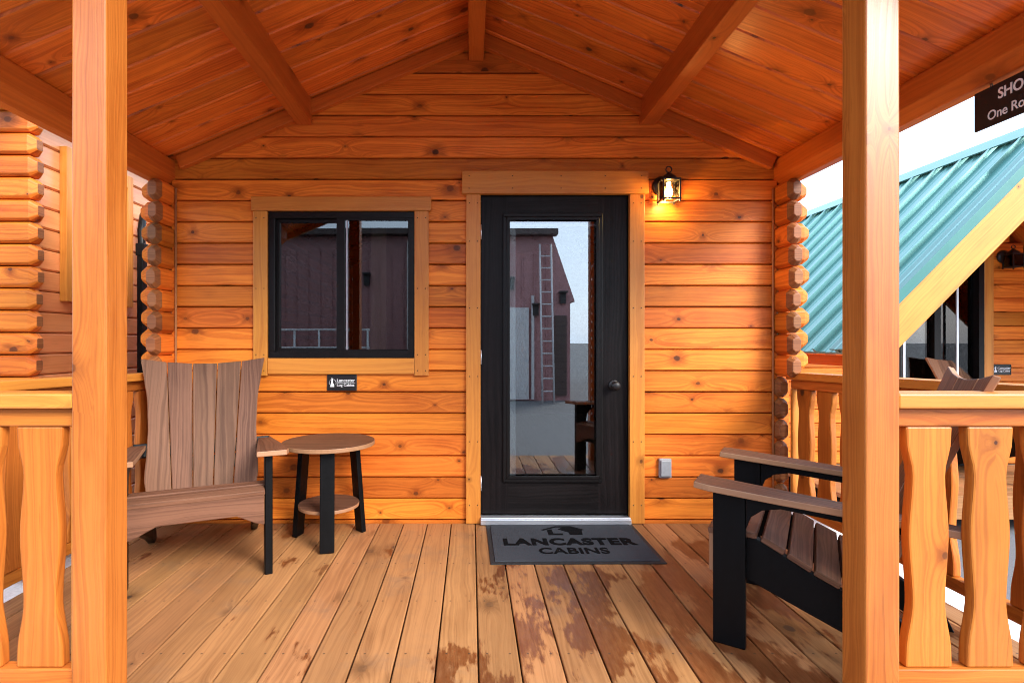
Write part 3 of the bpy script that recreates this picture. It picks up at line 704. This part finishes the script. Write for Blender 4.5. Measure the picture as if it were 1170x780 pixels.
# ------------------------------------------------------------------ left neighbour cabin
lc = empty('log_cabin', (-2.75, 0, -.3)); tag(lc, 'orange log cabin on the far left, its stacked log ends facing the porch', 'cabin', 'log cabins around the porch')
def lcp(mb, name, m_, parent=None, **k_):
    o = mb.build(name, m_, parent or lc, **k_)
    o.location = (2.75, 0, .3) if parent is None else (0, 0, 0)
    return o
mb = MB(); ms = MB(); k_ = 0
while -.3 + ROW * k_ < 2.75:
    z0 = -.28 + ROW * k_; k_ += 1
    mb.sweep(octa(-.16, -.06, z0 + .002, z0 + ROW - .002, .016), lambda a, b_, t: (t, a, b_), -6.5, -2.645 + random.uniform(-.008, .008), tap1=(.04, .5), mi=0, emi=1, tmi=0)
    ms.sweep([(-2.76, z0 + .012), (-2.76, z0 + ROW - .012), (-2.772, z0 + ROW - .002), (-2.86, z0 + ROW - .002), (-2.86, z0 + .002), (-2.772, z0 + .002)], lambda a, b_, t: (a, t, b_), -.05, 6.)
lcp(mb, 'front_wall', [M['log'], M['end']], bevel=.004); lcp(ms, 'side_wall', M['logglare'])
mb = MB(); x_ = -2.735
for (ya_, yb_, za, zb_, g_) in ((.19, .27, 1.42, 2.46, 2), (.83, .9, 1.42, 2.46, 2), (.27, .83, 2.36, 2.46, 1), (.27, .83, 1.42, 1.5, 1)):
    mb.box((x_, (ya_ + yb_) / 2, (za + zb_) / 2), (.05, yb_ - ya_ - .002, zb_ - za), g_)
cas = lcp(mb, 'window_casing', M['trim'], bevel=.003)
mb = MB(); mb.box((x_ - .02, .55, 1.93), (.03, .55, .85), 2)
lw = lcp(mb, 'window', M['white'])
mb = MB(); mb.box((x_ - .003, .42, 1.93), (.006, .2, .77), 2); mb.box((x_ - .003, .67, 1.93), (.006, .2, .77), 2); lcp(mb, 'pane', M['bronze'], lw)
rf = MB()
for sgn in (1, -1):
    sl_ = Vector((sgn, 0, -.42)).normalized(); nn = Vector((sgn * .42, 0, 1)).normalized()
    Mx = Matrix(((sl_.x, 0, nn.x, -4.6), (0, 1, 0, 0), (sl_.z, 0, nn.z, 3.55), (0, 0, 0, 1)))
    rf.box((1.1, 2.4, .05), (2.28, 7.6, .08), 0, Mx)
lcp(rf, 'roof', M['teal'])
mb = MB(); mb.box((-4.75, 2.9, 1.2), (3.7, 5.8, 3.0), 1); lcp(mb, 'light_leak_liner', M['interior'])  # unseen solid block, added so no daylight shows between the logs
ds = empty('downspout', (-2.66, .93, -.3)); tag(ds, 'dark brown downspout with white lower end in the gap between the two log cabins', 'downspout')
mb = MB(); mb.box((0, 0, 1.4), (.05, .06, 1.5), 2); mb.box((.0, 0, 2.19), (.066, .075, .1), 2); mb.tube([(0, 0, 2.2), (-.02, .02, 2.35), (-.05, .1, 2.5)], .03, 8); mb.build('pipe', M['bronze'], ds, bevel=.006)
mb = MB(); mb.tube([(0, 0, .66), (0, 0, .6), (.05, .0, .4), (.06, 0, .1)], .03, 10); mb.build('lower_pipe', M['chalk'], ds)

# ------------------------------------------------------------------ right neighbour: steep teal roofed cabin
NY = .71; NX0 = 2.86; NXR = 4.67; NZE = 1.08; NZR = 2.92
nc = empty('a_frame_cabin', (NXR, NY, -.3)); tag(nc, 'small steep cabin with ribbed teal metal roof and orange rake board right of the porch', 'cabin')
def ncp(mb, name, m_, parent=None, **k_):
    o = mb.build(name, m_, parent or nc, **k_); o.location = (-NXR, -NY, .3) if parent is None else (0, 0, 0); return o
slope = (NZR - NZE) / (NXR - NX0)
for sgn in (-1, 1):
    sl_ = Vector((sgn, 0, -slope)).normalized(); nn = Vector((sgn * slope, 0, 1)).normalized(); Ln = math.hypot(NXR - NX0, NZR - NZE)
    Mx = Matrix(((sl_.x, 0, nn.x, NXR), (0, 1, 0, 0), (sl_.z, 0, nn.z, NZR), (0, 0, 0, 1)))
    # ribbed panel: profile across y swept down the slope
    ys, y = [], NY
    prof = []
    while y < 5.6:
        prof += [(y, 0), (y + .02, .0), (y + .028, .034), (y + .05, .034), (y + .058, 0), (y + .11, 0), (y + .118, .005), (y + .13, .005), (y + .138, 0), (y + .19, 0), (y + .198, .005), (y + .21, .005), (y + .218, 0)]
        y += .27
    pr = prof + [(y, -.02), (NY, -.02)]
    mb = MB(); mb.sweep(pr, lambda a, b_, t: Mx @ Vector((t, a, b_)), .02, Ln + .02); ncp(mb, 'roof', M['teal'])
    if sgn < 0:
        sw = MB(); sw.lathe([(0, 0), (.009, 0), (.007, .006), (0, .007)], (0, 0, 0), 8); scr = None
        for t_ in (.35, .95, 1.55, 2.15):
            for j_ in range(7):
                o_ = ncp(sw, 'roof_screw', M['tealdark']) if scr is None else scr.copy()
                if scr is None: scr = o_
                else: C.objects.link(o_)
                o_.location = Mx @ Vector((t_, NY + .09 + .27 * j_, .0005)) - Vector((NXR, NY, -.3)); o_.rotation_euler = (0, math.atan2(nn.x, nn.z), 0)
    mb = MB(); mb.box((Ln / 2, NY - .02, .0), (Ln + .04, .045, .07), 0, Mx); mb.box((Ln / 2, NY + .05, .027), (Ln + .04, .12, .012), 0, Mx); ncp(mb, 'rake_trim', M['tealdark'], bevel=.003)
    mb = MB(); mb.box((Ln / 2 - .04, NY - .012, -.155), (Ln + .12, .045, .235), 0, Mx); ncp(mb, 'rake_board', M['trim'], bevel=.004)
    mb = MB(); y = NY + .02
    while y < 5.5:
        mb.box((Ln / 2, y + .06, -.045), (Ln, .118, .03), 0, Mx); y += .12
    ncp(mb, 'ceiling', M['ceil'], bevel=.004)
    cp = MB(); cp.box((.07, 3.15, .03), (.16, 4.9, .012), 1, Mx); ncp(cp, 'ridge_cap', M['teal'], bevel=.003)
mb = MB(); k_ = 0
while -.05 + ROW * k_ < NZR - .1:                     # recessed front wall
    z0 = -.05 + ROW * k_; k_ += 1
    half = min(NXR - NX0 - .12, (NZR - .1 - z0 - ROW) / slope)
    for a, b_ in ((NXR - half, 4.0), (5.03, NXR + half)):
        if b_ > a and z0 < 2.1: mb.sweep([(1.8 + q, p_) for q, p_ in logprof(z0, z0 + ROW)], lambda a_, b2, t: (t, a_, b2), a, b_)
    if z0 >= 2.1 and half > .05: mb.sweep([(1.8 + q, p_) for q, p_ in logprof(z0, z0 + ROW)], lambda a_, b2, t: (t, a_, b2), NXR - half, NXR + half)
ncp(mb, 'front_wall', M['log'])
mbs = {1: MB(), -1: MB()}; k_ = 0
while -.3 + ROW * k_ < NZE - .12:
    z0 = -.3 + ROW * k_; k_ += 1
    for xs, q in ((NX0 + .1, 1), (2 * NXR - NX0 - .1, -1)):
        mbs[q].sweep([(xs + q * a_, b_) for a_, b_ in logprof(z0, z0 + ROW)], lambda a_, b2, t: (a_, t, b2), 1.75, 5.5)
for q in mbs: ncp(mbs[q], 'side_wall', M['log'])
for xs in (NX0 + .15, 2 * NXR - NX0 - .15):
    mb = MB(); mb.box((xs, 3.1, NZE - .06), (.12, 4.7, .13), 1); ncp(mb, 'eave_beam', M['beam'], bevel=.004)
mb = MB(); y = 0.76
while y < 1.78: mb.box((NXR, y + .06, -.068), (3.5, .118, .036), 0); y += .122
mb.box((NXR, .74, -.13), (3.5, .04, .18), 0)
ncp(mb, 'porch_floor', M['deck'], bevel=.004)
mb = MB(); ring(mb, 4.08, 4.93, -.04, 2.05, .05, 1.78, .09); mb.box((4.115 + .38, 1.78, 1.0), (.06, .06, 1.95), 2)
ndoor = ncp(mb, 'glass_door', M['bronze'])
mb = MB(); mb.box((4.5, 1.8, 1.0), (.8, .01, 2.0), 2); ncp(mb, 'pane', M['dimglass'], ndoor)
mb = MB(); mb.box((4.15, 1.725, 1.0), (.02, .01, 1.9), 2); mb.box((4.66, 1.725, 1.0), (.02, .01, 1.9), 2); ncp(mb, 'edge_strip', M['silver'], ndoor)
mb = MB(); mb.box((4.98, 1.765, 1.03), (.09, .05, 2.15), 2); mb.box((4.03, 1.765, 1.03), (.09, .05, 2.15), 2); ncp(mb, 'door_casing', M['trim'], bevel=.003)
mb = MB(); mb.box((NXR, 5.4, 1.2), (3.3, .1, 2.4), 0); mb.box((NXR, 3.6, -.08), (3.3, 3.6, .1), 0); ncp(mb, 'back_wall', M['interior'])
lantern('wall_lantern', (5.17, 1.8, EYE + (390 - 296) * 5.2 / F), 'unlit black lantern on the steep teal roofed cabin', False)
p2 = dup(pq, (5.15, 1.8, EYE - 32 * 5.2 / F), 0, 'tiny black plaque on the wall of the steep teal roofed cabin', 'black name plaques')
dup(chair, (4.9, 1.12, -.05), R(20), 'chair standing on the porch of the steep teal roofed cabin', 'brown and black porch chairs')

# ------------------------------------------------------------------ buildings behind the photographer, mirrored in the glass
bn = empty('barn', (-6, -10, -.34)); tag(bn, 'red brown steel sided barn mirrored in the door and window glass', 'barn')
def bp(mb, name, m_, **k_):
    o = mb.build(name, m_, bn, **k_); o.location = (6, 10, .34); return o
mb = MB(); mb.sweep([(-14, -.34), (-14, 3.8), (2.06, 3.8), (2.62, 2.15), (2.5, 2.15), (2.5, -.34)], lambda a, b_, t: (a, t, b_), -18, -10)
bp(mb, 'wall', M['barn'])
mb = MB(); x = -14.
while x < 2.: mb.box((x, -9.985, 1.5), (.03, .03, 3.9), 2); x += .3
bp(mb, 'siding_rib', M['barn'])
mb = MB(); mb.box((-6, -9.85, 3.86), (16.3, .35, .14), 0); bp(mb, 'gutter', M['barnlow'])
for a, b_ in ((.95, 1.45),):
    mb = MB(); mb.box(((a + b_) / 2, -9.95, .85), (b_ - a, .06, 2.3), 2); bp(mb, 'barn_door', M['chalk'])
mb = MB(); mb.box((-.9, -9.94, .9), (1.2, .06, 2.4), 2); mb.box((2.25, -9.95, .8), (.3, .06, 2.0), 2); bp(mb, 'dark_door', M['barnlow'])
mb = MB(); mb.box((-1.55, -9.9, 1.7), (.08, .08, 3.9), 2); bp(mb, 'drainpipe', M['chalk'])
for x_, z_ in ((1.0, 2.6), (1.62, 1.95), (2.3, 2.25), (-2.6, 2.7)):
    mb = MB(); mb.box((x_, -9.93, z_ - .02), (.14, .12, .26), 2); mb.box((x_, -9.86, z_ + .13), (.2, .24, .04), 0); bp(mb, 'barn_lamp', M['iron'])
for x_ in (.86, 1.55):
    mb = MB(); mb.box((x_, -9.93, 1.0), (.07, .06, 2.6), 2); bp(mb, 'door_track', M['chalk'])
ld = empty('ladder', (1.85, -9.8, -.34)); tag(ld, 'pale extension ladder leaning on the barn, mirrored in the door glass', 'ladder')
for s2 in (-1, 1):
    mb = MB(); mb.tube([(s2 * .14, .5, 0), (s2 * .14, 0, 3.9)], .025, 6); mb.build('rail', M['chalk'], ld)
for i in range(12):
    mb = MB(); z_ = .3 + i * .3; mb.tube([(-.14, .5 - z_ * .125, z_), (.14, .5 - z_ * .125, z_)], .018, 6); mb.build('rung', M['chalk'], ld)
pr_ = empty('pipe_rail', (-3.5, -8.5, -.34)); tag(pr_, 'white pipe railing mirrored in the lower window glass', 'rail')
mb = MB()
for z_ in (1.35, 1.75): mb.tube([(-2.2, 0, z_), (1.25, 0, z_)], .025, 6)
mb.build('top_bar', M['white'], pr_)
for i in range(7):
    mb = MB(); mb.tube([(-2.1 + i * .55, 0, 0), (-2.1 + i * .55, 0, 1.75)], .025, 6); mb.build('upright', M['white'], pr_)
